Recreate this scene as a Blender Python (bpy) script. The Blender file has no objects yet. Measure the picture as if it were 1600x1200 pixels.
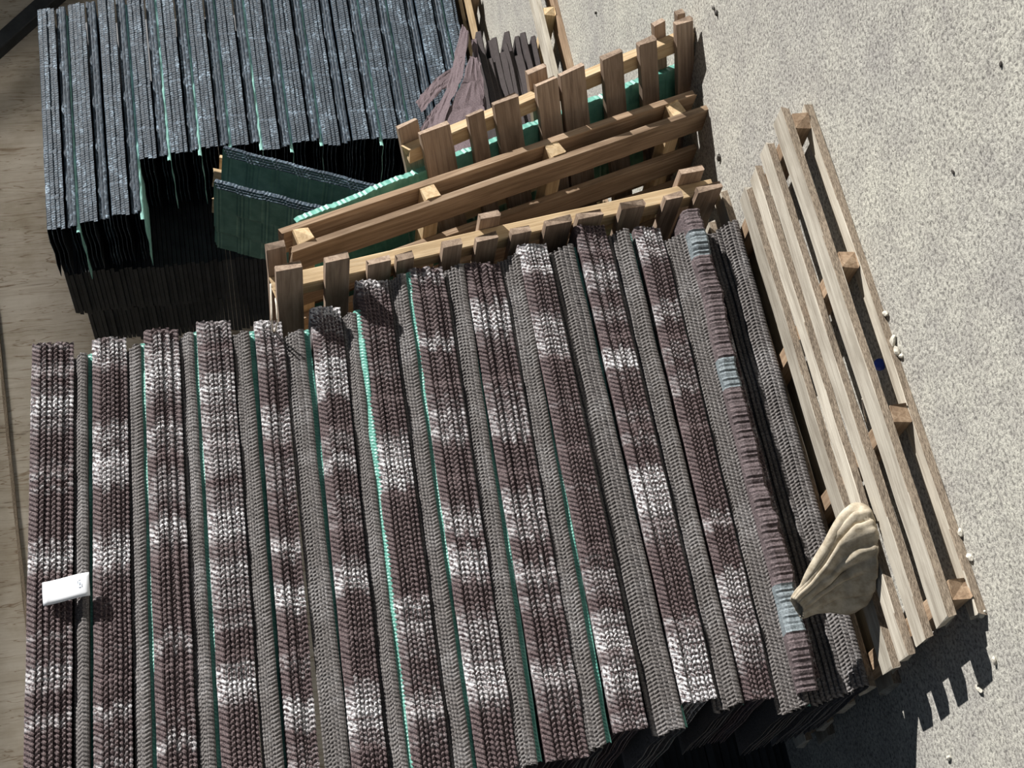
import bpy, bmesh, math, random
from mathutils import Vector, Matrix, noise

SC = bpy.context.scene
COL = SC.collection
R = random.Random(7)

# ------------------------------------------------------------------ camera
# the phone was held sideways: picture right is "down" in the warehouse
F_PX = 2250.0
pitch, roll, yaw = 0.183763803, -0.109598303, 0.466684481
cpos = Vector((-0.718055487, -2.69005140, 1.43663269))
Fv = Vector((math.sin(yaw)*math.cos(pitch), math.cos(yaw)*math.cos(pitch), -math.sin(pitch)))
R0 = Vector((math.cos(yaw), -math.sin(yaw), 0)); U0 = R0.cross(Fv)
R2 = R0*math.cos(roll)+U0*math.sin(roll); U2 = -R0*math.sin(roll)+U0*math.cos(roll)
cd = bpy.data.cameras.new('camera'); cam = bpy.data.objects.new('camera', cd); COL.objects.link(cam)
cx, cy, cz = -U2, R2, -Fv
cam.matrix_world = Matrix(((cx.x, cy.x, cz.x, cpos.x), (cx.y, cy.y, cz.y, cpos.y), (cx.z, cy.z, cz.z, cpos.z), (0, 0, 0, 1)))
cd.sensor_fit = 'HORIZONTAL'; cd.sensor_width = 36.0; cd.lens = F_PX/1600*36.0
cd.clip_start = 0.05; cd.clip_end = 100
SC.camera = cam

# ------------------------------------------------------------------ light
w = bpy.data.worlds.new('sky'); SC.world = w; w.use_nodes = True
bg = w.node_tree.nodes['Background']
bg.inputs[0].default_value = (0.62, 0.78, 1.0, 1); bg.inputs[1].default_value = 0.115
sl = bpy.data.lights.new('sun', 'SUN'); sun = bpy.data.objects.new('sun', sl); COL.objects.link(sun)
sun_dir = Vector((-0.127, 0.070, -0.085)).normalized()
sun.rotation_mode = 'QUATERNION'; sun.rotation_quaternion = sun_dir.to_track_quat('-Z', 'Y')
sun.location = (6, -4, 6)
sl.energy = 8.2; sl.angle = math.radians(0.6); sl.color = (1.0, 0.97, 0.925)
al = bpy.data.lights.new('wall_fill_light', 'AREA'); ao = bpy.data.objects.new('wall_fill_light', al); COL.objects.link(ao)  # added fill lamp for the back wall, no real source there
al.shape = 'RECTANGLE'; al.size = 9.0; al.size_y = 0.25; al.energy = 15; al.spread = math.radians(75); al.color = (1.0, 0.94, 0.85)
ao.location = (1.2, 4.45, 3.2); ao.rotation_euler = (math.radians(24), 0, 0)
SC.view_settings.view_transform = 'Standard'; SC.view_settings.look = 'None'
SC.view_settings.gamma = 1.0; SC.view_settings.exposure = 0.0
try: SC.view_settings.use_curve_mapping = False
except Exception: pass

# ------------------------------------------------------------------ node helpers
def new_mat(name, rough=0.8, spec=0.3):
    m = bpy.data.materials.new(name); m.use_nodes = True
    nt = m.node_tree; b = nt.nodes['Principled BSDF']
    b.inputs['Roughness'].default_value = rough
    if 'Specular IOR Level' in b.inputs: b.inputs['Specular IOR Level'].default_value = spec
    return m, nt, b
def N(nt, t, **kw):
    n = nt.nodes.new(t)
    for k, v in kw.items():
        if k.startswith('i_'):
            key = k[2:]; key = int(key) if key.isdigit() else key.replace('_', ' ')
            n.inputs[key].default_value = v
        else: setattr(n, k, v)
    return n
def L(nt, a, b): nt.links.new(a, b)
def ramp(nt, fac, stops):
    r = nt.nodes.new('ShaderNodeValToRGB'); e = r.color_ramp.elements
    while len(e) < len(stops): e.new(0.5)
    for el, (p, c) in zip(e, stops):
        el.position = p; el.color = (c[0], c[1], c[2], 1)
    L(nt, fac, r.inputs[0]); return r.outputs[0]
def mapped(nt, scale, coord='Object', loc=None):
    tc = nt.nodes.new('ShaderNodeTexCoord'); mp = nt.nodes.new('ShaderNodeMapping')
    L(nt, tc.outputs[coord], mp.inputs[0]); mp.inputs['Scale'].default_value = scale
    if loc is not None: L(nt, loc, mp.inputs['Location'])
    return mp.outputs[0]
def noise_n(nt, vec, scale, detail=4, rough=0.6, dist=0.0):
    n = N(nt, 'ShaderNodeTexNoise', i_Scale=scale, i_Detail=detail, i_Roughness=rough, i_Distortion=dist)
    L(nt, vec, n.inputs['Vector']); return n.outputs['Fac']
def mixc(nt, fac, a, b, mode='MIX'):
    m = nt.nodes.new('ShaderNodeMix'); m.data_type = 'RGBA'; m.blend_type = mode
    if isinstance(fac, (int, float)): m.inputs[0].default_value = fac
    else: L(nt, fac, m.inputs[0])
    for i, v in ((6, a), (7, b)):
        if isinstance(v, tuple): m.inputs[i].default_value = (v[0], v[1], v[2], 1)
        else: L(nt, v, m.inputs[i])
    return m.outputs[2]
def math_n(nt, op, a, b=None, c=None):
    m = nt.nodes.new('ShaderNodeMath'); m.operation = op
    for i, v in enumerate((a, b, c)):
        if v is None: continue
        if isinstance(v, (int, float)): m.inputs[i].default_value = v
        else: L(nt, v, m.inputs[i])
    return m.outputs[0]
def bump(nt, b, h, strength, dist):
    n = N(nt, 'ShaderNodeBump', i_Strength=strength, i_Distance=dist)
    L(nt, h, n.inputs['Height']); L(nt, n.outputs[0], b.inputs['Normal'])

# ------------------------------------------------------------------ materials
def concrete():
    m, nt, b = new_mat('concrete', 0.9, 0.2)
    v = mapped(nt, (1, 1, 1))
    f = noise_n(nt, v, 105, 5, 0.72, 0.4); g = noise_n(nt, v, 9, 5, 0.7); h = noise_n(nt, v, 1.6, 3, 0.5)
    c1 = ramp(nt, f, [(0.37, (0.20, 0.195, 0.182)), (0.46, (0.40, 0.39, 0.36)), (0.57, (0.60, 0.59, 0.54))])
    c2 = ramp(nt, g, [(0.3, (0.76, 0.75, 0.76)), (0.6, (1.0, 1.0, 0.98))])
    c3 = ramp(nt, h, [(0.3, (0.84, 0.83, 0.85)), (0.7, (1.04, 1.03, 1.0))])
    c = mixc(nt, 1.0, mixc(nt, 1.0, c1, c2, 'MULTIPLY'), c3, 'MULTIPLY')
    L(nt, c, b.inputs['Base Color'])
    hh = math_n(nt, 'ADD', f, math_n(nt, 'MULTIPLY', g, 0.8))
    bump(nt, b, hh, 0.5, 0.010); return m
def wood(name, dark, mid, light, grey=0.0):
    m, nt, b = new_mat(name, 0.75, 0.25)
    oi = nt.nodes.new('ShaderNodeObjectInfo')
    cm = nt.nodes.new('ShaderNodeCombineXYZ')
    for i in range(3): L(nt, math_n(nt, 'MULTIPLY', oi.outputs['Random'], 13.0*(i+1)), cm.inputs[i])
    v = mapped(nt, (1.6, 34, 34), 'Object', cm.outputs[0])
    v2 = mapped(nt, (3, 9, 9), 'Object', cm.outputs[0])
    f = noise_n(nt, v, 2.2, 6, 0.62, 1.1); g = noise_n(nt, v2, 1.7, 4, 0.6)
    c = ramp(nt, f, [(0.22, dark), (0.5, mid), (0.78, light)])
    s = ramp(nt, g, [(0.3, (0.68, 0.66, 0.64)), (0.55, (1, 1, 1))])
    c = mixc(nt, 1.0, c, s, 'MULTIPLY')
    r = math_n(nt, 'MULTIPLY_ADD', oi.outputs['Random'], 0.35, 0.78)
    cc = nt.nodes.new('ShaderNodeCombineXYZ')
    for i in range(3): L(nt, r, cc.inputs[i])
    c = mixc(nt, 1.0, c, cc.outputs[0], 'MULTIPLY')
    L(nt, c, b.inputs['Base Color']); bump(nt, b, f, 0.35, 0.003); return m
def brown_grit(name, deep, base, pale, white_amt, grey=False):
    m, nt, b = new_mat(name, 0.62, 0.45)
    v = mapped(nt, (1, 1, 1)); oi = nt.nodes.new('ShaderNodeObjectInfo')
    grit = noise_n(nt, v, 420, 3, 0.7)
    c = ramp(nt, grit, [(0.36, deep), (0.5, base), (0.66, pale)])
    # blended chip colour: pale bands printed along the length of each sheet
    cm = nt.nodes.new('ShaderNodeCombineXYZ')
    sx = nt.nodes.new('ShaderNodeSeparateXYZ'); L(nt, v, sx.inputs[0])
    at = N(nt, 'ShaderNodeAttribute', attribute_type='OBJECT', attribute_name='tone')
    L(nt, math_n(nt, 'ADD', sx.outputs[0], math_n(nt, 'MULTIPLY', oi.outputs['Random'], 0.028)), cm.inputs[0])
    L(nt, at.outputs['Fac'], cm.inputs[1])
    band = noise_n(nt, cm.outputs[0], 7.5, 3, 0.6)
    mask = ramp(nt, band, [(0.49, (0, 0, 0)), (0.61, (1, 1, 1))])
    fine = ramp(nt, noise_n(nt, v, 150, 2, 0.5), [(0.4, (0, 0, 0)), (0.56, (1, 1, 1))])
    f = math_n(nt, 'MULTIPLY', math_n(nt, 'MULTIPLY', mask, fine), white_amt)
    c = mixc(nt, f, c, (0.80, 0.80, 0.82))
    L(nt, c, b.inputs['Base Color']); bump(nt, b, grit, 0.6, 0.0025); return m
def charcoal():
    m, nt, b = new_mat('charcoal_grit', 0.5, 0.5)
    v = mapped(nt, (1, 1, 1)); oi = nt.nodes.new('ShaderNodeObjectInfo')
    grit = noise_n(nt, v, 260, 3, 0.7)
    c = ramp(nt, grit, [(0.35, (0.004, 0.010, 0.017)), (0.5, (0.016, 0.033, 0.054)), (0.68, (0.045, 0.082, 0.125))])
    cm = nt.nodes.new('ShaderNodeCombineXYZ')
    for i in range(3): L(nt, math_n(nt, 'MULTIPLY', oi.outputs['Random'], 7.0*(i+1)), cm.inputs[i])
    v2 = mapped(nt, (1, 1, 1), 'Object', cm.outputs[0])
    p = ramp(nt, noise_n(nt, v2, 7, 4, 0.65), [(0.47, (0, 0, 0)), (0.70, (1, 1, 1))])
    q = ramp(nt, noise_n(nt, v2, 85, 3, 0.6), [(0.46, (0, 0, 0)), (0.62, (1, 1, 1))])
    c = mixc(nt, math_n(nt, 'MULTIPLY', math_n(nt, 'MULTIPLY', p, q), 0.8), c, (0.42, 0.56, 0.70))  # bluish-white glints painted into the base colour
    L(nt, c, b.inputs['Base Color']); bump(nt, b, grit, 0.7, 0.004); return m
def plain(name, c1, c2, rough=0.5, scale=30, spec=0.4, stretch=(1, 1, 1), bs=0.15, bd=0.002):
    m, nt, b = new_mat(name, rough, spec); v = mapped(nt, stretch)
    f = noise_n(nt, v, scale, 4, 0.6)
    L(nt, ramp(nt, f, [(0.35, c1), (0.65, c2)]), b.inputs['Base Color']); bump(nt, b, f, bs, bd); return m
def plaster():
    m, nt, b = new_mat('stained_plaster', 0.9, 0.15)
    v = mapped(nt, (30, 30, 2.4)); v2 = mapped(nt, (1, 1, 1)); v3 = mapped(nt, (9, 9, 1.1))
    f = noise_n(nt, v, 1.0, 5, 0.7, 0.6); g = noise_n(nt, v2, 3.0, 5, 0.65); h = noise_n(nt, v3, 1.3, 3, 0.6, 1.2)
    c = ramp(nt, f, [(0.31, (0.22, 0.185, 0.145)), (0.37, (0.50, 0.445, 0.37)), (0.6, (0.60, 0.55, 0.475))])
    c = mixc(nt, 1.0, c, ramp(nt, g, [(0.3, (0.72, 0.68, 0.62)), (0.6, (1, 1, 1))]), 'MULTIPLY')
    c = mixc(nt, 1.0, c, ramp(nt, h, [(0.485, (1, 1, 1)), (0.5, (0.55, 0.47, 0.4)), (0.515, (1, 1, 1))]), 'MULTIPLY')
    L(nt, c, b.inputs['Base Color']); bump(nt, b, f, 0.3, 0.01); return m

M = dict(
    concrete=concrete(), plaster=plaster(),
    fresh=wood('fresh_pine', (0.36, 0.24, 0.125), (0.58, 0.43, 0.255), (0.72, 0.58, 0.39)),
    tan=wood('tan_pine', (0.17, 0.11, 0.07), (0.33, 0.23, 0.15), (0.50, 0.38, 0.27)),
    deck=wood('brown_pine', (0.15, 0.105, 0.08), (0.31, 0.23, 0.17), (0.46, 0.36, 0.28)),
    shade_pine=wood('shade_toned_pine', (0.02, 0.016, 0.013), (0.045, 0.035, 0.028), (0.07, 0.056, 0.046)),  # pine darkened in colour to stand in for the shade on P5
    grey=wood('weathered_pine', (0.27, 0.235, 0.19), (0.47, 0.43, 0.36), (0.62, 0.585, 0.50)),
    brown=brown_grit('brown_grit_face', (0.018, 0.011, 0.012), (0.076, 0.048, 0.051), (0.225, 0.17, 0.17), 0.8),
    rear=brown_grit('brown_grit_rear', (0.036, 0.032, 0.031), (0.098, 0.087, 0.084), (0.24, 0.222, 0.215), 0.12),
    charcoal=charcoal(),
    teal=plain('teal_primer', (0.08, 0.27, 0.22), (0.15, 0.40, 0.33), 0.45, 22),
    green=plain('green_primer', (0.08, 0.17, 0.135), (0.14, 0.26, 0.205), 0.45, 18),
    mint=plain('pale_mint_edge', (0.22, 0.52, 0.46), (0.40, 0.72, 0.66), 0.5, 30),
    mauve=plain('mauve_grit', (0.075, 0.054, 0.060), (0.15, 0.112, 0.122), 0.8, 240, 0.3, (1, 1, 1), 0.6, 0.003),
    brownmauve=plain('faded_mauve_grit', (0.060, 0.046, 0.049), (0.155, 0.122, 0.126), 0.8, 180, 0.3, (1, 1, 1), 0.8, 0.004),
    slate=plain('blue_grey_patch', (0.10, 0.12, 0.13), (0.23, 0.265, 0.285), 0.7, 200, 0.3, (1, 1, 1), 0.5, 0.003),
    scrap=plain('dark_brown_grit', (0.035, 0.028, 0.03), (0.12, 0.10, 0.10), 0.8, 60, 0.3, (4, 30, 30), 0.8, 0.006),
    cloth=plain('beige_canvas', (0.33, 0.28, 0.205), (0.52, 0.465, 0.37), 0.95, 45, 0.1, (1, 1, 1), 0.4, 0.004),
    bark=plain('sawn_bark_edge', (0.15, 0.118, 0.088), (0.36, 0.295, 0.225), 0.9, 14, 0.2, (6, 30, 30), 0.6, 0.004),
    paper=plain('white_paper', (0.80, 0.83, 0.88), (0.88, 0.90, 0.93), 0.6, 8),
    ink=plain('pale_grey_ink', (0.40, 0.46, 0.56), (0.46, 0.52, 0.60), 0.6, 8),
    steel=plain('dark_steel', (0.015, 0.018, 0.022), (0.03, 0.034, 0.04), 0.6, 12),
    shade_roof=plain('shade_roof_sheet', (0.07, 0.075, 0.08), (0.12, 0.125, 0.13), 0.7, 6),
    blue=plain('blue_plastic', (0.02, 0.06, 0.45), (0.03, 0.09, 0.60), 0.35, 20),
    stone=plain('chipped_stone', (0.45, 0.42, 0.36), (0.70, 0.67, 0.58), 0.9, 60),
    dirt=plain('dark_stone', (0.05, 0.045, 0.04), (0.12, 0.11, 0.10), 0.9, 60),
    string=plain('pale_string', (0.62, 0.55, 0.45), (0.80, 0.74, 0.64), 0.9, 60),
)

# ------------------------------------------------------------------ object helpers
def tag(o, label=None, cat=None, group=None, kind=None):
    if label: o['label'] = label
    if cat: o['category'] = cat
    if group: o['group'] = group
    if kind: o['kind'] = kind
    return o
def empty(name, loc=(0, 0, 0)):
    o = bpy.data.objects.new(name, None); COL.objects.link(o); o.location = loc
    o.empty_display_size = 0.1; return o
def mesh_obj(name, verts, faces, mats, parent=None, smooth=False, fm=None):
    me = bpy.data.meshes.new(name); me.from_pydata([tuple(v) for v in verts], [], faces)
    for m in (mats if isinstance(mats, (list, tuple)) else [mats]): me.materials.append(m)
    if fm: me.polygons.foreach_set('material_index', fm)
    if smooth: me.polygons.foreach_set('use_smooth', [True]*len(me.polygons))
    me.update()
    o = bpy.data.objects.new(name, me); COL.objects.link(o)
    if parent: o.parent = parent
    return o
def frame(o, origin, xa, ya, za):
    o.matrix_world = Matrix(((xa.x, ya.x, za.x, origin[0]), (xa.y, ya.y, za.y, origin[1]), (xa.z, ya.z, za.z, origin[2]), (0, 0, 0, 1)))
def box_mesh(name, sx, sy, sz, mat, rough_ends=0.006, seg=14, seed=0, worn=0.0012, parent=None, side=None):
    """a sawn board centred on its own origin, length along x, with slightly uneven faces and ragged ends"""
    r = random.Random(seed); bm = bmesh.new(); rings = []
    e = min(sy, sz)*0.07
    for i in range(seg+1):
        t = i/seg; x = (t-0.5)*sx; ring = []
        wob = (noise.noise(Vector((t*3.1, seed*1.7, 0)))*worn*2, noise.noise(Vector((t*2.7, 9+seed, 4)))*worn*1.5)
        for (a, b_) in ((-1, -1), (1, -1), (1, 1), (-1, 1)):
            for q in (0, 1):
                first = (q == 0)
                if (a, b_) in ((-1, -1), (1, 1)): ca, cb = (0, e) if first else (e, 0)
                else: ca, cb = (e, 0) if first else (0, e)
                jx = 0
                if i in (0, seg): jx = r.uniform(-1, 1)*rough_ends
                y = a*(sy/2-ca)+wob[0]+r.uniform(-1, 1)*worn*0.5; z = b_*(sz/2-cb)+wob[1]+r.uniform(-1, 1)*worn*0.4
                ring.append(bm.verts.new((x+jx, y, z)))
        rings.append(ring)
    for i in range(seg):
        for k in range(8):
            bm.faces.new((rings[i][k], rings[i+1][k], rings[i+1][(k+1) % 8], rings[i][(k+1) % 8]))
    bm.faces.new(rings[0]); bm.faces.new(rings[-1][::-1])
    bmesh.ops.recalc_face_normals(bm, faces=bm.faces)
    if side:
        for f in bm.faces:
            if abs(f.normal.y) > 0.8: f.material_index = 1
    me = bpy.data.meshes.new(name); bm.to_mesh(me); bm.free(); me.materials.append(mat)
    if side: me.materials.append(side)
    o = bpy.data.objects.new(name, me); COL.objects.link(o)
    if parent: o.parent = parent
    return o

seedc = [100]
def pallet(name, label, origin, u, v, zoff, uL, strs, top, bottom, T, D, along, m_str, m_top, m_bot, D0=0.0, group=None, ts=0.045, side=None, worn=0.0012):
    """local x = u, y = v, z = n (towards the top deck). along='u': planks run along u on stringers along v;
       along='v': planks run along v on stringers along u. top/bottom: list of (start, end[, protrusion])."""
    u = u.normalized(); v = (v-u*v.dot(u)).normalized(); n = u.cross(v)
    root = empty(name); frame(root, Vector(origin)-n*zoff, u, v, n)
    tag(root, label, 'pallet', group)
    pt = 0.021
    def add(nm, x0, x1, y0, y1, z0, z1, run, mat):
        seedc[0] += 1
        if run == 'u':
            o = box_mesh(nm, x1-x0, y1-y0, z1-z0, mat, seed=seedc[0], parent=root, side=side, worn=worn)
            o.location = ((x0+x1)/2, (y0+y1)/2, (z0+z1)/2)
        else:
            o = box_mesh(nm, y1-y0, x1-x0, z1-z0, mat, seed=seedc[0], parent=root)
            o.location = ((x0+x1)/2, (y0+y1)/2, (z0+z1)/2); o.rotation_euler = (0, 0, math.pi/2)
        return o
    for s in strs:
        if along == 'u': add('stringer', s-ts/2, s+ts/2, D0, D, pt, T-pt, 'v', m_str)
        else: add('stringer', 0, uL, s-ts/2, s+ts/2, pt, T-pt, 'u', m_str)
    for lst, z0, z1, mt in ((top, T-pt, T, m_top), (bottom, 0, pt, m_bot)):
        for it in lst:
            a, b_ = it[0], it[1]; pr = it[2] if len(it) > 2 else 0.0
            nm = 'deck_board' if lst is top else 'bottom_board'
            if along == 'u': add(nm, (0 if pr > 0.09 else -pr), uL+pr, a, b_, z0, z1, 'u', mt)
            else: add(nm, a, b_, -pr, D, z0, z1, 'v', mt)
    return root

# ------------------------------------------------------------------ setting
def grid_plane(name, x0, x1, y0, y1, z, mat):
    return mesh_obj(name, [(x0, y0, z), (x1, y0, z), (x1, y1, z), (x0, y1, z)], [(0, 1, 2, 3)], mat)
fl = grid_plane('floor', -9, 12, -7, 5.0, 0, M['concrete']); tag(fl, kind='structure')
wb = mesh_obj('wall_back', [(-9, 4.85, 0), (12, 4.85, 0), (12, 4.85, 4.2), (-9, 4.85, 4.2), (-9, 5.0, 0), (12, 5.0, 0), (12, 5.0, 4.2), (-9, 5.0, 4.2)],
              [(0, 1, 2, 3), (5, 4, 7, 6), (3, 2, 6, 7), (0, 4, 5, 1), (0, 3, 7, 4), (1, 5, 6, 2)], M['plaster']); tag(wb, kind='structure')
rf = mesh_obj('shade_ceiling', [(-9, 2.55, 3.35), (12, 2.55, 3.35), (12, 5.0, 3.2), (-9, 5.0, 3.2), (-9, 2.55, 3.45), (12, 2.55, 3.45), (12, 5.0, 3.3), (-9, 5.0, 3.3)],
              [(3, 2, 1, 0), (4, 5, 6, 7), (0, 1, 5, 4), (2, 3, 7, 6), (0, 4, 7, 3), (1, 2, 6, 5)], M['shade_roof']); tag(rf, kind='structure')  # added roof out of view, front edge set to keep sun off the back wall
wr = mesh_obj('shade_wall_right', [(7.4, 2.6, 0), (7.4, 4.9, 0), (7.4, 4.9, 3.3), (7.4, 2.6, 3.3), (7.55, 2.6, 0), (7.55, 4.9, 0), (7.55, 4.9, 3.3), (7.55, 2.6, 3.3)],
              [(0, 3, 2, 1), (4, 5, 6, 7), (3, 7, 6, 2), (0, 4, 7, 3), (1, 2, 6, 5), (0, 1, 5, 4)], M['plaster']); tag(wr, kind='structure')  # added side wall out of view, dims the right end of the back wall
tr = box_mesh('trim_1', 3.4, 0.02, 0.018, M['bark'], 0.001, 24, 11, worn=0.004)
a = Vector((3.9, 4.842, 2.80)); b = Vector((0.6, 4.842, 2.60)); d = (b-a).normalized()
frame(tr, (a+b)/2, d, Vector((0, -1, 0)), d.cross(Vector((0, -1, 0)))); tag(tr, kind='structure')
# dark diagonal brace in front of the back wall
br = box_mesh('roof_brace', 1.9, 0.09, 0.10, M['steel'], 0.001, 4, 3)
a = Vector((5.55, 4.62, 2.86)); b = Vector((6.05, 4.62, 2.40)); d = (b-a).normalized()
frame(br, (a+b)/2+d*0.1, d, Vector((0, 1, 0)), d.cross(Vector((0, 1, 0))))
tag(br, 'dark slanting steel brace in front of the plaster wall, top left corner of the photo', 'brace')

# ------------------------------------------------------------------ roofing sheets
def sheet_mesh(name, kind, seed, Ln, nx, mats, amp=0.0022, lam=0.0135, depth=0.40, slant=1, macro=0.004, flat=False):
    """one pressed-steel roofing sheet. local x = length, y = depth (away from the visible edge), z = up.
       kind 'nose': edge folded down; 'lip': edge folded up. Outside gritty, underside primer."""
    r = random.Random(seed)
    if kind == 'nose':
        out = [(-0.0045, -0.0215), (-0.0055, -0.0185), (-0.0035, -0.0135), (-0.0015, -0.008), (0.0, -0.003), (0.0035, 0.0), (0.02, 0.0012), (0.10, 0.004), (0.2, -0.002), (0.3, 0.004), (depth, 0.0)]
        wt = [0.7, 1.0, 1.0, 1.0, 0.9, 0.5, 0.1, 0, 0, 0, 0]
    else:
        out = [(0.003, 0.0095), (0.0005, 0.0105), (-0.0015, 0.0075), (-0.001, 0.003), (-0.0005, -0.001), (0.002, -0.0055), (0.02, -0.006), (0.10, -0.003), (0.2, -0.008), (0.3, -0.003), (depth, -0.006)]
        wt = [0.5, 0.9, 1.0, 1.0, 0.9, 0.6, 0.1, 0, 0, 0, 0]
    if flat: out = [(y*0.35 if i < 4 else y, z) for i, (y, z) in enumerate(out)]
    th = 0.0022
    inner = [(y+th, z) if i < 6 else (y, z-th) for i, (y, z) in enumerate(out)]
    if kind == 'nose': inner = [(y+th, z) for (y, z) in out[:5]]+[(0.0055, -0.0022)]+[(y, z-th) for (y, z) in out[6:]]
    else: inner = [(y+th, z) for (y, z) in out[:5]]+[(0.002+th, -0.0055+0.001)]+[(y, z+th) for (y, z) in out[6:]]
    loop = out+inner[::-1]; wts = wt+[w_*0.9 for w_ in wt[::-1]]; n = len(loop)
    ph = r.uniform(0, 6.28); per = 0.26; off = 0.07; sd0 = seed//10
    verts = []; faces = []; fm = []
    for i in range(nx+1):
        x = Ln*i/nx
        nz = noise.noise(Vector((x*9, sd0*3.3, 0)))
        nz2 = noise.noise(Vector((x*55, seed*5.1, 2)))
        saw = ((x+off) % per)/per
        mac = -macro*saw if saw < 0.93 else -macro*(1-saw)/0.07*0.93
        lamx = lam*(1+0.12*nz)
        for k, (y, z) in enumerate(loop):
            s = slant*z*330
            rb = math.sin(2*math.pi*x/lam+s+ph+nz*2.2)
            rb = (abs(rb)**0.6)*(1 if rb > 0 else -1)
            w_ = wts[k]
            yy = y-amp*rb*w_*(1+0.5*nz2)+mac*min(1, w_+0.3)+nz*0.004+nz2*0.0010*w_+noise.noise(Vector((x*5, seed, 9)))*0.0015
            zz = z+amp*0.45*rb*w_*(1 if k in (0, 1, n-1, n-2) else 0.3)+nz*0.0015+noise.noise(Vector((x*4, 7.7, seed)))*0.0012
            ex = 0
            if i in (0, nx): ex = noise.noise(Vector((z*150+y*20, seed, i)))*0.006
            verts.append((x+ex, yy, zz))
    for i in range(nx):
        for k in range(n):
            k2 = (k+1) % n
            faces.append((i*n+k, i*n+k2, (i+1)*n+k2, (i+1)*n+k)); fm.append(0 if k < len(out)-1 or k == n-1 else 1)
    faces.append(tuple(range(n))[::-1]); fm.append(0); faces.append(tuple(nx*n+k for k in range(n))); fm.append(0)
    me = bpy.data.meshes.new(name); me.from_pydata(verts, [], faces)
    for m in mats: me.materials.append(m)
    me.polygons.foreach_set('material_index', fm)
    me.update(); return me
def link_sheet(name, me, loc, tilt=0.0, yawa=0.0, label='', cat='roofing sheet', group=None, tone=0.0):
    o = bpy.data.objects.new(name, me); COL.objects.link(o)
    o.location = loc; o.rotation_euler = (0, tilt, yawa)
    tag(o, label, cat, group); o['tone'] = tone
    return o

BL = 1.30
nose_me = [sheet_mesh('brown_nose_sheet', 'nose', s, BL, 620, [M['brown'], M['rear']], 0.0018, 0.0120, slant=(1 if s % 2 else -1)) for s in range(6)]
lip_me = [sheet_mesh('brown_lip_sheet', 'lip', 20+s, BL, 620, [M['rear'], M['rear']], 0.0009, 0.0095, slant=(1.1 if s % 2 else -0.5), macro=0.001) for s in range(5)]
teal_me = [sheet_mesh('teal_edge_sheet', 'nose', 40+s, BL, 300, [M['teal'], M['rear']], 0.0008, 0.009, macro=0.001) for s in range(2)]

ORD = ['first', 'second', 'third', 'fourth', 'fifth', 'sixth', 'seventh', 'eighth', 'ninth', 'tenth', 'eleventh', 'twelfth', 'thirteenth', 'fourteenth', 'fifteenth']
# (xR, zR, xL, zL) of the top edge of every mauve bundle and (zR, zL) of every grey bundle, measured
AR = [(1.128, 1.927), (1.126, 1.786), (1.135, 1.662), (1.144, 1.534), (1.131, 1.392), (1.150, 1.251), (1.219, 1.127), (1.242, .986), (1.240, .841), (1.282, .690), (1.320, .527), (1.304, .363), (1.332, .205)]
AL = [(-.17, 1.990), (-.17, 1.846), (-.16, 1.712), (-.15, 1.575), (-.16, 1.438), (-.14, 1.302), (-.02, 1.168), (-.011, 1.025), (-.018, .872), (-.014, .708), (.015, .540), (-.025, .394), (-.012, .238)]
BR = [(1.082, 1.831), (1.089, 1.706), (1.109, 1.580), (1.101, 1.451), (1.086, 1.325), (1.12, 1.175), (1.221, 1.044), (1.234, .896), (1.251, .744), (1.261, .611), (1.296, .443), (1.267, .289), (1.289, .139)]
BLf = [1.885, 1.758, 1.625, 1.488, 1.354, 1.218, 1.086, .949, .789, .616, .463, .316, .160]
Y0 = 0.475
teal_in = [0.020, 0.006, 0.010, 0.022, 0.008, 0.0, 0.008, 0.010, 0.006, 0.026, 0.04, 0.034, 0.05]
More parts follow.
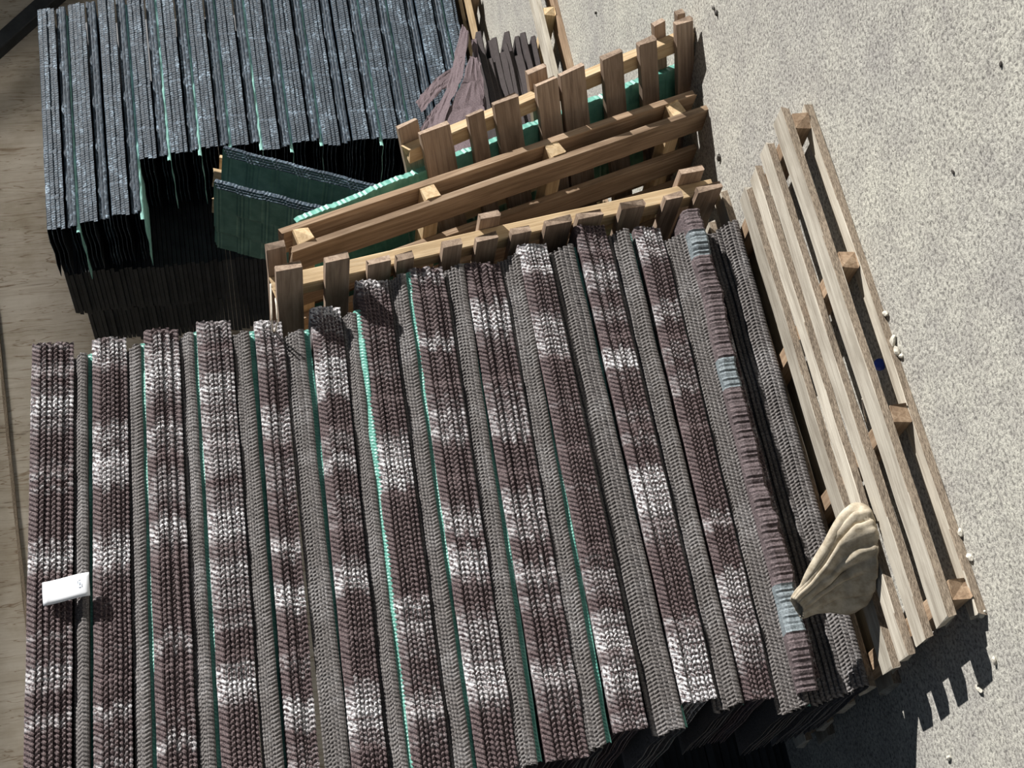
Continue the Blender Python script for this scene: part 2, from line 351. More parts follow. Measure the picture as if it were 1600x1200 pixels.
for p in range(13):
    xR, zR = AR[p]; xL, zL = AL[p]; bz, bl = BR[p][1], BLf[p]
    tl = math.atan2(zL-zR, BL)            # left end a little higher
    NA = 7 if p < 12 else 2
    hA = (zR-bz)                           # height of the nose bundle
    sp = (hA-0.020)/(7-1) if p < 12 else 0.012
    jb = R.uniform(-0.006, 0.006)
    for k in range(NA):
        z = (zR+zL)/2-k*sp
        x0 = xR-BL+R.uniform(-0.003, 0.003)
        me = nose_me[(p*2+k) % 6]
        nm = 'brown_roofing_sheet'
        link_sheet(nm, me, (x0, Y0+jb+0.0022*k+R.uniform(-0.0012, 0.0012), z+math.sin(tl)*BL/2), tl, R.uniform(-0.002, 0.002),
                   '%s sheet from the left in the %s ribbed mauve bundle of the big brown stack' % (ORD[k], ORD[p]),
                   group='ribbed mauve edges in the big brown stack', tone=p*0.9)
    # grey bundle
    nz_next = (AR[p+1][1], AL[p+1][1]) if p < 12 else (0.086, 0.086)
    NB = 6 if p < 11 else (7 if p < 12 else 11)
    b_top = (bz+bl)/2 if p < 12 else 0.195; b_bot = (nz_next[0]+nz_next[1])/2+(0.014 if p < 12 else 0.004)
    tlb = math.atan2(bl-bz, BL)
    sb = (b_top-b_bot-0.010)/(NB-1) if p < 12 else (b_top-b_bot-0.006)/(NB-1)
    inn = (0.018 if p < 6 else 0.026) if p < 12 else 0.09
    for k in range(NB):
        z = b_top-0.008-k*sb
        y = Y0+inn-(inn+0.004)*k/(NB-1)
        link_sheet('brown_roofing_sheet', lip_me[(p+k*2) % 5], (BR[p][0]-BL+R.uniform(-0.003, 0.003)+0.006*k/(NB-1), y+R.uniform(-0.001, 0.001), z+math.sin(tlb)*BL/2), tlb, R.uniform(-0.002, 0.002),
                   '%s sheet from the left in the %s plain grey bundle of the big brown stack' % (ORD[k], ORD[p]),
                   group='plain grey edges in the big brown stack', tone=p*0.7+0.3)
    if p < 12:
        o = link_sheet('teal_backed_roofing_sheet', teal_me[p % 2], (BR[p][0]-BL+0.012, Y0+teal_in[p]+0.004, b_bot-0.000+math.sin(tlb)*BL/2+0.004), tlb, 0.004 if p in (4, 8) else -0.003,
                   'sheet with thin teal edge between %s grey and %s mauve bundles of the brown stack' % (ORD[p], ORD[p+1]),
                   group='teal underside edges in the big brown stack')

# crumpled sheet low in the stack (right in the photo)
def crumpled():
    Ln = 1.33; nx = 260; prof = [(-0.008, -0.046), (-0.013, -0.040), (-0.012, -0.03), (-0.012, -0.014), (-0.004, -0.002), (0.02, 0.0), (0.12, 0.0), (0.28, -0.01)]
    pr2 = [(y+0.003, z) for y, z in prof[:4]]+[(0.0, -0.006), (0.02, -0.004), (0.12, -0.004), (0.28, -0.014)]
    loop = prof+pr2[::-1]; n = len(loop); vs = []; fs = []; fm = []
    for i in range(nx+1):
        x = Ln*i/nx; t = i/nx
        dz = 0.014*noise.noise(Vector((x*5, 1.3, 0)))+0.006*noise.noise(Vector((x*22, 4, 0)))
        dy = -0.016*max(0, noise.noise(Vector((x*6, 8.3, 0))))+0.006*noise.noise(Vector((x*30, 2, 1)))
        bulge = math.exp(-((t-0.08)/0.05)**2)*0.02+math.exp(-((t-0.95)/0.04)**2)*0.012
        rb = math.sin(2*math.pi*x/0.0135)
        for k, (y, z) in enumerate(loop):
            w_ = 1.0 if (k < 5 or k > n-6) else 0.0
            vs.append((x, y+w_*(dy-bulge-0.0016*rb), z+w_*(dz+(z*18)*abs(dz)+0.001*rb*(k % 2))))
    for i in range(nx):
        t = i/nx
        for k in range(n):
            k2 = (k+1) % n
            fs.append((i*n+k, i*n+k2, (i+1)*n+k2, (i+1)*n+k))
            patch = (0.885 < t < 0.945) or (0.59 < t < 0.655) or (0.10 < t < 0.195)
            fm.append(1 if (patch and k < 6) else (0 if k < 8 else 2))
    fs.append(tuple(range(n))[::-1]); fm.append(0); fs.append(tuple(nx*n+k for k in range(n))); fm.append(0)
    o = mesh_obj('crumpled_roofing_sheet', vs, fs, [M['brownmauve'], M['slate'], M['rear']], fm=fm)
    o.location = (0.0, 0.462, 0.268); o.rotation_euler = (0, math.atan2(0.035, 1.3), 0)
    tag(o, 'bent mauve roofing sheet with blue-grey patches and crumpled edge, low in the brown stack', 'roofing sheet')
crumpled()

# paper tag on the first bundle
def paper_tag():
    vs = []; fs = []; nx, nz = 10, 6
    for j in (0, 1):
        for i in range(nx+1):
            for k in range(nz+1):
                s = i/nx; t = k/nz           # s: world down, t: world along x
                z = 1.922-s*0.104; x = 0.448+t*0.055+s*0.006*0
                y = Y0-0.016-0.022*math.sin(s*2.2)*s-0.004*math.sin(t*3)
                vs.append((x+0.004*s, y+0.0008*j, z))
    m = (nx+1)*(nz+1)
    for i in range(nx):
        for k in range(nz):
            a = i*(nz+1)+k; q = (a, a+1, a+nz+2, a+nz+1)
            fs.append(q); fs.append(tuple(m+c for c in q[::-1]))
    bd = [i*(nz+1) for i in range(nx+1)]+[nx*(nz+1)+k for k in range(1, nz+1)]+[i*(nz+1)+nz for i in range(nx-1, -1, -1)]+[k for k in range(nz-1, 0, -1)]
    for a, b_ in zip(bd, bd[1:]+bd[:1]): fs.append((a, b_, m+b_, m+a))
    o = mesh_obj('paper_tag', vs, fs, M['paper'], smooth=True)
    tag(o, 'small white paper tag stuck across the first bundle of the big brown stack', 'tag')
    # faint printed figures near the lower end
    cu = []
    ivs = []; ifs = []
    for (s, t, ws, wt_) in ((0.80, 0.40, 0.045, 0.03), (0.80, 0.55, 0.03, 0.10), (0.80, 0.70, 0.045, 0.03), (0.84, 0.47, 0.012, 0.12), (0.76, 0.63, 0.012, 0.12)):
        z = 1.922-s*0.104; x = 0.448+t*0.055+0.004*s; y = Y0-0.016-0.022*math.sin(s*2.2)*s-0.004*math.sin(t*3)-0.0006
        hs, ht = ws*0.104/2, wt_*0.055/2; b0 = len(ivs)
        for dy in (0, 0.0004):
            ivs += [(x-ht, y+dy, z-hs), (x+ht, y+dy, z-hs), (x+ht, y+dy, z+hs), (x-ht, y+dy, z+hs)]
        ifs += [(b0, b0+1, b0+2, b0+3), (b0+7, b0+6, b0+5, b0+4), (b0, b0+4, b0+5, b0+1), (b0+1, b0+5, b0+6, b0+2), (b0+2, b0+6, b0+7, b0+3), (b0+3, b0+7, b0+4, b0)]
    mesh_obj('print', ivs, ifs, M['ink'], parent=o)
paper_tag()

# ------------------------------------------------------------------ charcoal stack behind
CL = 1.33
cn = [sheet_mesh('charcoal_nose_sheet', 'nose', 60+s, CL, 330, [M['charcoal'], M['steel']], 0.0008, 0.013, slant=0.3, macro=0.010, flat=True) for s in range(5)]
cl = [sheet_mesh('charcoal_lip_sheet', 'lip', 70+s, CL, 160, [M['charcoal'], M['steel']], 0.0005, 0.05, slant=0.3, macro=0.002) for s in range(4)]
ct = [sheet_mesh('mint_edge_sheet', 'lip', 80+s, CL, 60, [M['mint'], M['steel']], 0.0003, 0.05, macro=0.004) for s in range(3)]
YB = 3.06
zt = 2.243; pz = 0.1465
for p in range(15):
    ztop = zt-p*pz
    xl = [3.235, 3.265, 3.285][p] if p < 3 else 3.605+R.uniform(-0.02, 0.035)
    if p in (11, 12): xl += 0.01
    jy = R.uniform(-0.006, 0.006)
    nA = 4 if p < 14 else 3
    for k in range(nA):
        link_sheet('charcoal_roofing_sheet', cn[(p+k) % 5], (xl+R.uniform(-0.006, 0.006), YB+jy+0.001*k+R.uniform(-0.0015, 0.0015), ztop-k*0.0200), R.uniform(-0.001, 0.001), R.uniform(-0.003, 0.003),
                   '%s sheet from the left in the %s wide glinting band of the charcoal stack' % (ORD[k], ORD[p]), group='glinting folded edges in the charcoal stack')
    if p == 14: break
    for k in range(3):
        link_sheet('charcoal_roofing_sheet', cl[(p*2+k) % 4], (xl+0.01+R.uniform(-0.006, 0.006), YB+jy+0.012-0.006*k, ztop-0.100-k*0.0145), 0, R.uniform(-0.003, 0.003),
                   '%s sheet from the left in the %s narrow matt band of the charcoal stack' % (ORD[k], ORD[p]), group='matt edges in the charcoal stack')
    if p not in (1, 9, 12):
        link_sheet('mint_backed_roofing_sheet', ct[p % 3], (xl-0.018-R.uniform(0, 0.02), YB+jy+0.002+R.uniform(0, 0.010), ztop-0.1405), 0.002*R.uniform(-1, 1), R.uniform(0.002, 0.018),
                   'sheet with pale mint edge right of the %s narrow band of the charcoal stack' % ORD[p], group='pale mint edges in the charcoal stack')

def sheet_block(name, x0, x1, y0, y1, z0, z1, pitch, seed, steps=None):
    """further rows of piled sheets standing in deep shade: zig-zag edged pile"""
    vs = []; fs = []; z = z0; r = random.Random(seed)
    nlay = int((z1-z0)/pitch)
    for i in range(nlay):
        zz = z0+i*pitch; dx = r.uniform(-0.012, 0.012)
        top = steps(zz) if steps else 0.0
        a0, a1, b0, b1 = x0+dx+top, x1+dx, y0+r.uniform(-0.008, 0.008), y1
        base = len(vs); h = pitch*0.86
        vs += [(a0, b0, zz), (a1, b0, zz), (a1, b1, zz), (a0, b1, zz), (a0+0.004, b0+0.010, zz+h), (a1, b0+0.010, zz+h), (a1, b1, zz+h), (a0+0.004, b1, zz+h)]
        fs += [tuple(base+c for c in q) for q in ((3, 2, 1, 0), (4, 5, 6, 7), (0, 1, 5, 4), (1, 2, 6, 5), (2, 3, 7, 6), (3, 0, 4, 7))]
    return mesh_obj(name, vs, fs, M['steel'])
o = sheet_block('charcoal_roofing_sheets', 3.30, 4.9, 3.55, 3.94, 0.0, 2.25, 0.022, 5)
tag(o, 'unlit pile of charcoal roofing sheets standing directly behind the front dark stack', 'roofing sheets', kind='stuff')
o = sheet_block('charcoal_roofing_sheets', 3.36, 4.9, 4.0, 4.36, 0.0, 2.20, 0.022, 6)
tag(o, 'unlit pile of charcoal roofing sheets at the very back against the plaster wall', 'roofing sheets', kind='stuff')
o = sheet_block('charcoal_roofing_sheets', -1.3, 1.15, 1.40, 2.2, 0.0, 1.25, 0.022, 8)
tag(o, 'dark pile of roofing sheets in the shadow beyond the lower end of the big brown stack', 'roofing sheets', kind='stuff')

# ------------------------------------------------------------------ pallets
X, Y, Z = Vector((1, 0, 0)), Vector((0, 1, 0)), Vector((0, 0, 1))
pallet('wooden_pallet', 'weathered grey pallet flat on the concrete under the big brown stack', (0, 0, 0), X, Y, 0, 1.305,
       [0.055, 0.462, 0.862, 1.262], [(0.0, 0.068), (0.135, 0.193), (0.240, 0.293), (0.338, 0.400), (0.50, 0.57, 0.11), (0.65, 0.74, 0.11), (0.82, 0.91, 0.11), (1.0, 1.09, 0.11)],
       [(0.0, 0.042), (0.5, 0.6), (1.0, 1.09)], 0.085, 1.09, 'u', M['tan'], M['grey'], M['grey'], side=M['bark'], worn=0.0028)
# P1: upright, beside the stack (stringers upright)
o1 = Vector((1.412, .50, .100)); t1 = Vector((1.227, .50, 1.330)); u1 = (t1-o1)
pallet('wooden_pallet', 'lowest upright pine pallet, touching the big brown stack, short dark board ends along one beam', o1, u1, Y, 0.067, 1.244, [0.022, 0.40, 0.78],
       [(1.175, 1.242, .12), (1.054, 1.117, .11), (.944, 1.006, .055), (.881, .928, .05), (.749, .802, .055), (.650, .710, .05), (.556, .612, .045), (.442, .516, .05), (.351, .425, .045), (.228, .298, .05), (.117, .169, .045), (.0, .072, .05)],
       [(1.200, 1.250, .12), (.622, .679, .05), (.027, .097, .05)], 0.088, 0.80, 'v', M['fresh'], M['deck'], M['deck'])
# P2: upright, ladder-like edge (planks upright)
o2 = Vector((1.780, .615, 0)); t2 = Vector((1.366, .55, 1.288)); u2 = (t2-o2)
pallet('wooden_pallet', 'middle upright pallet of the three, brown, seen edge on like a ladder', o2, u2, Vector((-.10, .99, 0)), 0.09, 1.335,
       [0.087, 0.502, 0.905, 1.285], [(0.0, 0.085), (0.165, 0.25), (0.31, 0.40), (0.48, 0.57), (0.68, 0.77), (0.87, 0.96)], [(0.0, 0.085), (0.27, 0.36), (0.48, 0.57), (0.87, 0.96)],
       0.09, 0.96, 'u', M['fresh'], M['tan'], M['tan'])
# P3
o3 = Vector((2.013, .539, 0)); t3 = Vector((1.705, .60, .907)); u3 = (t3-o3)
pallet('wooden_pallet', 'shortest upright pallet, yellow pine, uppermost of the three in the photo beside the mauve scraps', o3, u3, Vector((-.36, .93, 0)), 0.062, 0.965,
       [0.022, 0.30, 0.575], [(.833, .925, .05), (.725, .775, .045), (.612, .690, .05), (.483, .553, .05), (.393, .474, .055), (.264, .332, .05), (.147, .207, .045), (.02, .079, .06)],
       [(.902, .965, .055), (.484, .546, .06), (.079, .118, .05), (.007, .036, .05)], 0.082, 0.60, 'v', M['fresh'], M['deck'], M['deck'])
# P4: pallet behind the loose black sheets
o4 = Vector((2.72, 2.62, 0.0)); t4 = Vector((3.255, 2.62, 1.427)); u4 = t4-o4
pallet('wooden_pallet', 'upright pine pallet behind the loose black sheets, two thin bright edges showing', o4, u4, Vector((-.3, .95, 0)), 0.0, 1.52,
       [0.1, 0.55, 1.0, 1.43], [(0.0, 0.09), (0.16, 0.24)], [(0.0, 0.09), (0.16, 0.24)], 0.12, 0.26, 'u', M['fresh'], M['fresh'], M['fresh'])
# P5: pallet ends below the loose sheets, shade put into the wood colour
o5 = Vector((2.02, 2.30, 0.0)); t5 = Vector((2.42, 2.25, 1.50)); u5 = t5-o5
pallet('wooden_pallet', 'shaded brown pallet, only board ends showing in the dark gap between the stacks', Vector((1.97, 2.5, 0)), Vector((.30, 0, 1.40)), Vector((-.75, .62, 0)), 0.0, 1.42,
       [0.03, 0.3], [(1.30, 1.40, .02), (1.1, 1.2, .02), (0.9, 1.0, .02), (0.6, 0.7, .02)], [(1.30, 1.40, .02), (0.7, 0.8, .02)], 0.11, 0.42, 'v', M['shade_pine'], M['shade_pine'], M['shade_pine'])
# under the charcoal stack and the scrap pile
pallet('wooden_pallet', 'pine pallet under the charcoal stack, its front board bright beside the mauve scraps', (3.25, 2.97, 0), X, Y, 0, 1.75,
       [0.04, 0.6, 1.15, 1.7], [(0.0, 0.07), (0.2, 0.3), (0.45, 0.55), (0.7, 0.8)], [(0.35, 0.45), (0.7, 0.8)], 0.085, 0.85, 'u', M['tan'], M['fresh'], M['fresh'])
pallet('wooden_pallet', 'pale pallet under the dark scrap pile at the top edge of the photo', (2.25, 1.76, 0), X, Y, 0, 1.35,
       [0.05, 0.955], [(0.0, 0.10)], [(0.0, 0.085)], 0.09, 0.42, 'u', M['fresh'], M['grey'], M['tan'])

# ------------------------------------------------------------------ loose upright sheets
def stand_sheet(me, origin, u, v, label, group=None, name='loose_roofing_sheet'):
    """nose along u starting at origin, body running away along v, gritty face towards u x v"""
    u = u.normalized(); v = (v-u*v.dot(u)).normalized()
    o = bpy.data.objects.new(name, me); COL.objects.link(o)
    frame(o, origin, u, v, u.cross(v)); tag(o, label, 'roofing sheet', group); o['tone'] = 1.0
    return o
def panel_mesh(name, Ln, depth, mats, ribs=0.03, h=0.012):
    """sheet seen from its primed underside: folded edge, pressed shingle steps"""
    nx, ny = 180, 26; vs = []; fs = []; fm = []
    def hz(x, y):
        row = int(y/0.13); stp = (y % 0.13)/0.13
        xs = x+row*0.11; cell = (xs % 0.22)/0.22
        z = 0.006*stp
        if cell < 0.5: z += 0.004
        if 0.25 < cell < 0.5 or cell > 0.8: z += 0.0018*math.sin(2*math.pi*x/0.012)
        return z
    for j in (0, 1):
        for i in range(nx+1):
            x = Ln*i/nx
            for k in range(ny+1):
                y = depth*(max(0, k-3))/(ny-3); z = hz(x, y)
                if k < 3:
                    y = -0.002*k; z = (-0.024, -0.012, -0.002)[k]+hz(x, 0)
                    y += 0.0015*math.sin(2*math.pi*x/0.013)
                vs.append((x, y+(0.002*j if k < 3 else 0), z-(0.0025*j if k >= 3 else 0)))
    m = (nx+1)*(ny+1)
    for i in range(nx):
        for k in range(ny):
            a = i*(ny+1)+k; q = (a, a+1, a+ny+2, a+ny+1)
            fs.append(q[::-1]); fm.append(0 if k >= 3 else 1); fs.append(tuple(m+c for c in q)); fm.append(1)
    bd = [i*(ny+1) for i in range(nx+1)]+[nx*(ny+1)+k for k in range(1, ny+1)]+[i*(ny+1)+ny for i in range(nx-1, -1, -1)]+[k for k in range(ny-1, 0, -1)]
    for a, b_ in zip(bd, bd[1:]+bd[:1]): fs.append((a, b_, m+b_, m+a)); fm.append(0)
    me = bpy.data.meshes.new(name); me.from_pydata(vs, [], fs)
    for mm in mats: me.materials.append(mm)
    me.polygons.foreach_set('material_index', fm); me.update(); return me
tealp = panel_mesh('teal_panel', 1.32, 0.40, [M['teal'], M['teal']])
greenp = panel_mesh('green_panel', 1.30, 0.36, [M['green'], M['charcoal']])
# teal sheet between the middle and upper upright pallets: underside towards the viewer's left
g1b, g1t = Vector((1.995, .66, 0.0)), Vector((1.545, .68, 1.255))
stand_sheet(tealp, g1b, g1t-g1b, Vector((.25, -1, 0))*-1, 'teal underside of an upright roofing sheet between the two upper leaning pallets')
g2b, g2t = Vector((1.62, 1.25, 0.0)), Vector((1.46, .86, 1.22))
stand_sheet(tealp, g2b, g2t-g2b, Vector((-.1, 1, 0)), 'ribbed pale teal sheet seen through the gap between the two lower leaning pallets')
# two loose bundles of black sheets with green undersides
for bi, (tp, bt, nn) in enumerate(((Vector((3.0, 2.3, 1.40)), Vector((2.70, 2.3, .70)), 4), (Vector((2.86, 2.32, 1.456)), Vector((2.42, 2.32, .42)), 3))):
    dd = (tp-bt).normalized()
    base = tp-dd*1.30
    for k in range(nn):
        off = Vector((0.012, -0.004, 0.004))*k
        stand_sheet(greenp, base+off+Vector((0, 0, 0.0)), dd, Vector((-.42, .85, -.30)) if bi == 0 else Vector((-.30, .85, -.35)),
                    'upright black sheet with green underside, %s from behind in the %s loose bundle' % (ORD[nn-1-k], ('upper', 'lower')[bi]), 'loose black sheets with green undersides')

# ------------------------------------------------------------------ mauve broken sheets and dark scrap
def bent_strip(name, left, right, mat, label, cat='roofing sheet', th=0.004, n=26, wav=0.006, seed=1, group=None):
    """broken piece of sheet swept between two edge curves (lists of 3D points)"""
    def samp(pts, t):
        f = t*(len(pts)-1); i = min(int(f), len(pts)-2); s = f-i; s = s*s*(3-2*s)
        return pts[i].lerp(pts[i+1], s)
    vs = []; fs = []; m = 9
    for j in (0, 1):
        for i in range(n+1):
            a = samp(left, i/n); b_ = samp(right, i/n)
            for k in range(m+1):
                q = a.lerp(b_, k/m)
                jit = Vector((noise.noise(Vector((i*0.35, k*0.6, seed))), noise.noise(Vector((i*0.35, k*0.6, seed+5))), noise.noise(Vector((i*0.5, k*0.6, seed+9)))))*wav
                edge = 1.0 if k in (0, m) else 0.0
                jit += Vector((noise.noise(Vector((i*1.3, k, seed+2))), 0, noise.noise(Vector((i*1.5, k, seed+3)))))*wav*edge
                vs.append(q+jit+Vector((0.3, 1, 0.2))*th*j)
    mm = (n+1)*(m+1)
    for i in range(n):
        for k in range(m):
            a = i*(m+1)+k; q = (a, a+1, a+m+2, a+m+1); fs.append(q); fs.append(tuple(mm+c for c in q[::-1]))
    bd = [i*(m+1) for i in range(n+1)]+[n*(m+1)+k for k in range(1, m+1)]+[i*(m+1)+m for i in range(n-1, -1, -1)]+[k for k in range(m-1, 0, -1)]
    for a, b_ in zip(bd, bd[1:]+bd[:1]): fs.append((a, b_, mm+b_, mm+a))
    o = mesh_obj(name, vs, fs, mat); bmn = o.data
    bm = bmesh.new(); bm.from_mesh(bmn); bmesh.ops.recalc_face_normals(bm, faces=bm.faces); bm.to_mesh(bmn); bm.free()
    tag(o, label, cat, group); return o
def at(x, y, Yd):
    d = Fv+U2*((800-x)/F_PX)+R2*((600-y)/F_PX); return cpos+d*((Yd-cpos.y)/d.y)
bent_strip('broken_roofing_sheet', [at(734, 88, 1.72), at(722, 130, 1.66), at(700, 172, 1.6), at(682, 225, 1.5), at(676, 262, 1.45)],
           [at(745, 90, 1.70), at(752, 125, 1.68), at(756, 165, 1.62), at(752, 205, 1.5), at(750, 232, 1.45)], M['mauve'],
           'wide mauve broken roofing sheet leaning behind the yellow pallet, beside the dark scrap pile', seed=3)
bent_strip('broken_roofing_sheet', [at(722, 38, 1.86), at(710, 90, 1.8), at(700, 130, 1.72), at(680, 178, 1.62), at(664, 230, 1.5)],
           [at(733, 50, 1.84), at(728, 90, 1.76), at(722, 125, 1.70), at(704, 160, 1.60), at(684, 222, 1.5)], M['mauve'],
           'narrow curved mauve strip of broken sheet, pointed towards the top edge of the photo', seed=5)
bent_strip('broken_roofing_sheet', [at(706, 105, 1.95), at(682, 122, 1.9), at(664, 142, 1.86), at(650, 158, 1.8)],
           [at(712, 128, 1.90), at(692, 140, 1.86), at(676, 156, 1.8), at(660, 176, 1.74)], M['mauve'],
           'short grey-mauve fragment of sheet touching the lower corner of the dark stack', seed=8)
bent_strip('broken_roofing_sheet', [at(700, 148, 1.78), at(682, 164, 1.7), at(668, 182, 1.62), at(655, 205, 1.5)],
           [at(704, 168, 1.70), at(690, 182, 1.64), at(676, 200, 1.55), at(662, 232, 1.45)], M['mauve'],
           'lower grey-mauve fragment of sheet just behind the yellow pallet corner', seed=12)
bent_strip('broken_roofing_sheet', [at(737, 62, 1.9), at(744, 110, 1.82), at(752, 150, 1.75), at(756, 205, 1.6)],
           [at(744, 60, 1.9), at(750, 98, 1.82), at(758, 150, 1.75), at(764, 200, 1.6)], M['mauve'],
           'thin mauve sliver of sheet standing between the wide broken sheet and the scrap pile', seed=15)
# dark scrap: broken sheet pieces standing in a row on the pallet, edges up
def shard(i, x0, z0, z1, xr, y0, dep, lean, seed):
    r = random.Random(seed); vs = []; fs = []; n = 14
    for j in (0, 1):
        for k in range(n+1):
            t = k/n
            x = x0+(xr-x0)*t
            top = 0.012*noise.noise(Vector((t*3, seed, 0)))
            zz0, zz1 = z0+top, z1+top*1.2
            jag = 0.03*noise.noise(Vector((t*11, seed, 1)))*(t > 0.8)
            vs.append((x+r.uniform(-.004, .004), y0+0.008*noise.noise(Vector((t*6, seed, 2))), zz0))
            vs.append((x+jag, y0+lean+0.008*noise.noise(Vector((t*6, seed, 6))), zz1))
            vs.append((x+jag, y0+lean+dep, zz1+0.004))
        if j == 0: b1 = len(vs)
        else: pass
        if j == 0: first = list(vs)
    vs = first+[(x, y+0.004, z-0.004) for (x, y, z) in first]; m = len(first)
    for k in range(n):
        for c in (0, 1):
            a = k*3+c; q = (a, a+3, a+4, a+1); fs.append(q); fs.append(tuple(m+v_ for v_ in q[::-1]))
        a = k*3; fs.append((a, m+a, m+a+3, a+3)); a = k*3+2; fs.append((a, a+3, m+a+3, m+a))
    for k in (0, n): a = k*3; fs.append((a, a+1, m+a+1, m+a)); fs.append((a+1, a+2, m+a+2, m+a+1))
    return vs, fs
zs = 0.355
for i in range(13):
    h = 0.030 if i in (0, 3, 8) else 0.016+0.008*((i*7) % 3)/2
    xr = 3.19+0.06*math.sin(i*2.1)+R.uniform(-.04, .04)
    if i < 1: xr = 2.95
    vs, fs = shard(i, 2.15, zs-h, zs-0.001, xr, 1.90+R.uniform(-.012, .012), 0.25, 0.006, 30+i)
    o = mesh_obj('scrap_roofing_sheet', vs, fs, M['scrap'])
    tag(o, 'dark torn roofing scrap, %s from the left in the pile near the top edge' % ORD[i], 'scrap sheet', 'torn dark scraps in the small pile')
    zs -= 0.0205

# ------------------------------------------------------------------ canvas rag on the pallet
def rag():
    root = empty('canvas_rag', (0.255, 0.27, 0.087))
    tag(root, 'crumpled beige canvas rag folded into a pouch, lying on the weathered pallet against the stack', 'rag')
    K = [  # s, centre x,y,z, half width, half depth
        (0.00, .186, .385, .250, .026, .017), (0.07, .194, .376, .238, .033, .022), (0.18, .205, .360, .218, .040, .030), (0.35, .222, .335, .190, .060, .042),
        (0.55, .246, .310, .160, .090, .056), (0.75, .258, .285, .128, .104, .066), (0.90, .262, .268, .102, .098, .066), (1.0, .262, .262, .089, .070, .05)]
    def key(s):
        for a, b_ in zip(K, K[1:]):
            if s <= b_[0]:
                t = (s-a[0])/(b_[0]-a[0]); return [a[i]+(b_[i]-a[i])*t for i in range(1, 6)]
        return list(K[-1][1:])
    ns, na = 54, 96; vs = []; fs = []
    for i in range(ns+1):
        s = i/ns; x, y, z, hw, hd = key(s); hw *= 0.72+0.16*s; z -= 0.006*(1-s); x -= 0.008+0.024*s
        for k in range(na):
            a = 2*math.pi*k/na
            fold = 0.13*math.sin(12*a+s*2+0.6*math.sin(s*6))*(0.35+0.65*math.sin(math.pi*min(1, s*1.1)))+0.05*math.sin(17*a-4*s)
            da = (a-4.25+math.pi) % (2*math.pi)-math.pi
            fold -= 0.42*math.exp(-(da/0.75)**2)*math.sin(math.pi*min(1, s*1.05))**0.5
            fold -= 0.07*abs(math.sin(7*a+2.5*s))**0.4*math.sin(math.pi*s)
            fold += 0.08*noise.noise(Vector((math.cos(a)*1.5, math.sin(a)*1.5, s*4)))
            rr = 1+fold
            dz = 0.018*math.cos(a)*(1-s)*1.2        # tilt of the rings
            vs.append((x+hw*rr*math.cos(a)-root.location.x, y+hd*rr*math.sin(a)-0.85*hw*rr*math.cos(a)-root.location.y, max(0.0006, z+dz*0.6+0.006*noise.noise(Vector((a, s*5, 3)))-root.location.z)))
    for i in range(ns):
        for k in range(na):
            fs.append((i*na+k, i*na+(k+1) % na, (i+1)*na+(k+1) % na, (i+1)*na+k))
    fs.append(tuple(ns*na+k for k in range(na))[::-1])
    b = mesh_obj('pouch', vs, fs, M['cloth'], parent=root, smooth=True)
    sm = b.modifiers.new('thick', 'SOLIDIFY'); sm.thickness = 0.003; sm.offset = -1
    # thick folded edge running over the outside
    path = [(.192, .372, .244), (.226, .322, .218), (.262, .268, .186), (.302, .222, .150), (.322, .198, .122), (.312, .184, .104), (.276, .192, .096), (.226, .215, .093)]
    P = [Vector(q) for q in path]; vs = []; fs = []; n = 48; m = 14
    def cr(t):
        f = t*(len(P)-1); i = min(int(f), len(P)-2); q = f-i
        p0, p1, p2, p3 = P[max(i-1, 0)], P[i], P[i+1], P[min(i+2, len(P)-1)]
        return 0.5*((2*p1)+(p2-p0)*q+(2*p0-5*p1+4*p2-p3)*q*q+(3*p1-p0-3*p2+p3)*q**3)
    for i in range(n+1):
        t = i/n; c = cr(t); d = (cr(min(1, t+.01))-cr(max(0, t-.01))).normalized()
        s1 = d.cross(Vector((0, 1, 0.3))).normalized(); s2 = d.cross(s1)
        wd = 0.005+0.015*math.sin(math.pi*min(1, t*1.05+0.02))**0.7
        for k in range(m):
            a = 2*math.pi*k/m
            q = c+s1*math.cos(a)*wd*(1+0.2*math.sin(6*a+t*9))+s2*math.sin(a)*wd*0.55
            q.z = max(q.z, 0.0885); vs.append(q-Vector(root.location))
    for i in range(n):
        for k in range(m): fs.append((i*m+k, i*m+(k+1) % m, (i+1)*m+(k+1) % m, (i+1)*m+k))
    fs.append(tuple(range(m))[::-1]); fs.append(tuple(n*m+k for k in range(m)))
    mesh_obj('folded_edge', vs, fs, M['cloth'], parent=root, smooth=True)
rag()

# ------------------------------------------------------------------ string, cap, debris
def tube(name, pts, rad, mat, m=6):
    P = [Vector(q) for q in pts]; vs = []; fs = []; n = (len(P)-1)*6
    def cr(t):
        f = t*(len(P)-1); i = min(int(f), len(P)-2); q = f-i
        p0, p1, p2, p3 = P[max(i-1, 0)], P[i], P[i+1], P[min(i+2, len(P)-1)]
        return 0.5*((2*p1)+(p2-p0)*q+(2*p0-5*p1+4*p2-p3)*q*q+(3*p1-p0-3*p2+p3)*q**3)
    for i in range(n+1):
        t = i/n; c = cr(t); d = (cr(min(1, t+.02))-cr(max(0, t-.02))).normalized()
        s1 = d.orthogonal().normalized(); s2 = d.cross(s1)
        for k in range(m):
            a = 2*math.pi*k/m; vs.append(c+s1*math.cos(a)*rad+s2*math.sin(a)*rad)
    for i in range(n):
        for k in range(m): fs.append((i*m+k, i*m+(k+1) % m, (i+1)*m+(k+1) % m, (i+1)*m+k))
    fs.append(tuple(range(m))[::-1]); fs.append(tuple(n*m+k for k in range(m)))
    return mesh_obj(name, vs, fs, mat, smooth=True)
o = tube('string_loop', [at(423, 444, .42), at(424, 475, .41), at(425, 505, .43), at(428, 520, .5), at(433, 505, .43), at(432, 478, .41), at(430, 466, .42)], 0.0022, M['string'])
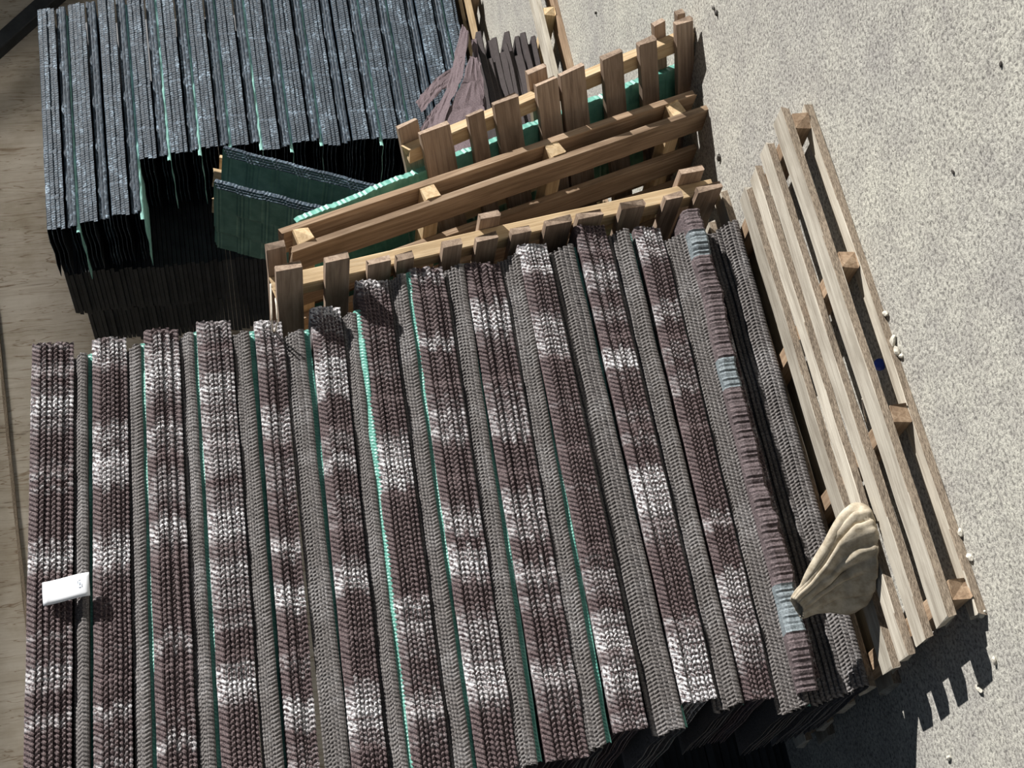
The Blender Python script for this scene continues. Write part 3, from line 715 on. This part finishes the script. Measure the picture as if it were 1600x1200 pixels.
tag(o, 'pale string loop hanging from the corner of the lowest leaning pallet', 'string')
def blob(name, loc, sx, sy, sz, mat, seed, label, cat, group=None):
    bm = bmesh.new(); bmesh.ops.create_icosphere(bm, subdivisions=2, radius=1)
    for v in bm.verts:
        v.co *= 1+0.35*noise.noise(v.co*1.4+Vector((seed, 0, 0)))
        v.co = Vector((v.co.x*sx, v.co.y*sy, v.co.z*sz))
    me = bpy.data.meshes.new(name); bm.to_mesh(me); bm.free(); me.materials.append(mat)
    o = bpy.data.objects.new(name, me); COL.objects.link(o)
    o.location = (loc[0], loc[1], loc[2]+sz*0.8); o.rotation_euler = (0, 0, seed)
    return tag(o, label, cat, group)
bm = bmesh.new(); bmesh.ops.create_cone(bm, cap_ends=True, segments=20, radius1=0.0135, radius2=0.012, depth=0.012)
me = bpy.data.meshes.new('bottle_cap'); bm.to_mesh(me); bm.free(); me.materials.append(M['blue'])
o = bpy.data.objects.new('bottle_cap', me); COL.objects.link(o); o.location = (0.622, 0.074, 0.0145); o.rotation_euler = (1.1, 0.25, 0)
tag(o, 'small blue bottle cap on the concrete between the pallet boards', 'bottle cap')
def fl_at(x, y):
    d = Fv+U2*((800-x)/F_PX)+R2*((600-y)/F_PX); return cpos+d*(-cpos.z/d.z)
DEB = [(1410, 556, .008, .006, 'stone', 'smallest tan crumb of the debris cluster beside the flat pallet'), (1398, 534, .018, .010, 'stone', 'pale wood splinter chip lying against the pallet edge, upper one of the cluster'), (1405, 548, .013, .010, 'stone', 'round tan debris lump beside the pallet edge, below the splinter chip'), (1386, 490, .011, .008, 'stone', 'small white chip beside the pallet edge, above the debris cluster'),
       (1125, 246, .012, .008, 'dirt', 'dark pebble on bright concrete below the leaning pallets'), (1503, 832, .010, .007, 'stone', 'pale chip beside the pallet floor plank, upper of two near its low end'), (1517, 870, .011, .007, 'stone', 'pale chip beside the pallet floor plank, lower of two near its low end'),
       (1538, 958, .014, .010, 'stone', 'broken wood crumb at the low end of the pallet floor plank'), (1556, 1032, .010, .007, 'stone', 'white pebble beside the pallet shadow at the right side of the photo'), (1532, 1076, .012, .007, 'stone', 'yellowish chip between the shadow fingers at the lower right'),
       (1484, 1184, .010, .006, 'stone', 'small chip on the concrete near the bottom edge of the photo'), (1121, 20, .010, .007, 'dirt', 'dark speck on bright concrete, lower of two past the upper pallet'), (1116, 12, .009, .006, 'dirt', 'dark speck on bright concrete, upper of two past the upper pallet'),
       (932, 20, .008, .006, 'dirt', 'tiny dark pebble on the concrete near the top edge of the photo'), (1565, 100, .006, .004, 'dirt', 'tiny dark pebble in the open concrete at the upper right'), (1490, 268, .006, .004, 'dirt', 'tiny dark pebble in the open concrete right of the flat pallet')]
for i, (x, y, s, h, mt, lb) in enumerate(DEB):
    blob('debris_chip' if mt == 'stone' else 'pebble', fl_at(x, y), s, s*0.6, h*0.7, M[mt], i+1, lb, 'debris', None)
tw = tube('twig', [fl_at(1385, 655)+Vector((0, 0, .05)), fl_at(1387, 632)+Vector((0, .0, .06)), fl_at(1392, 618)+Vector((0, 0, .07))], 0.0015, M['string'])
tag(tw, 'pale splinter twig sticking up from the flat pallet between the boards', 'twig')
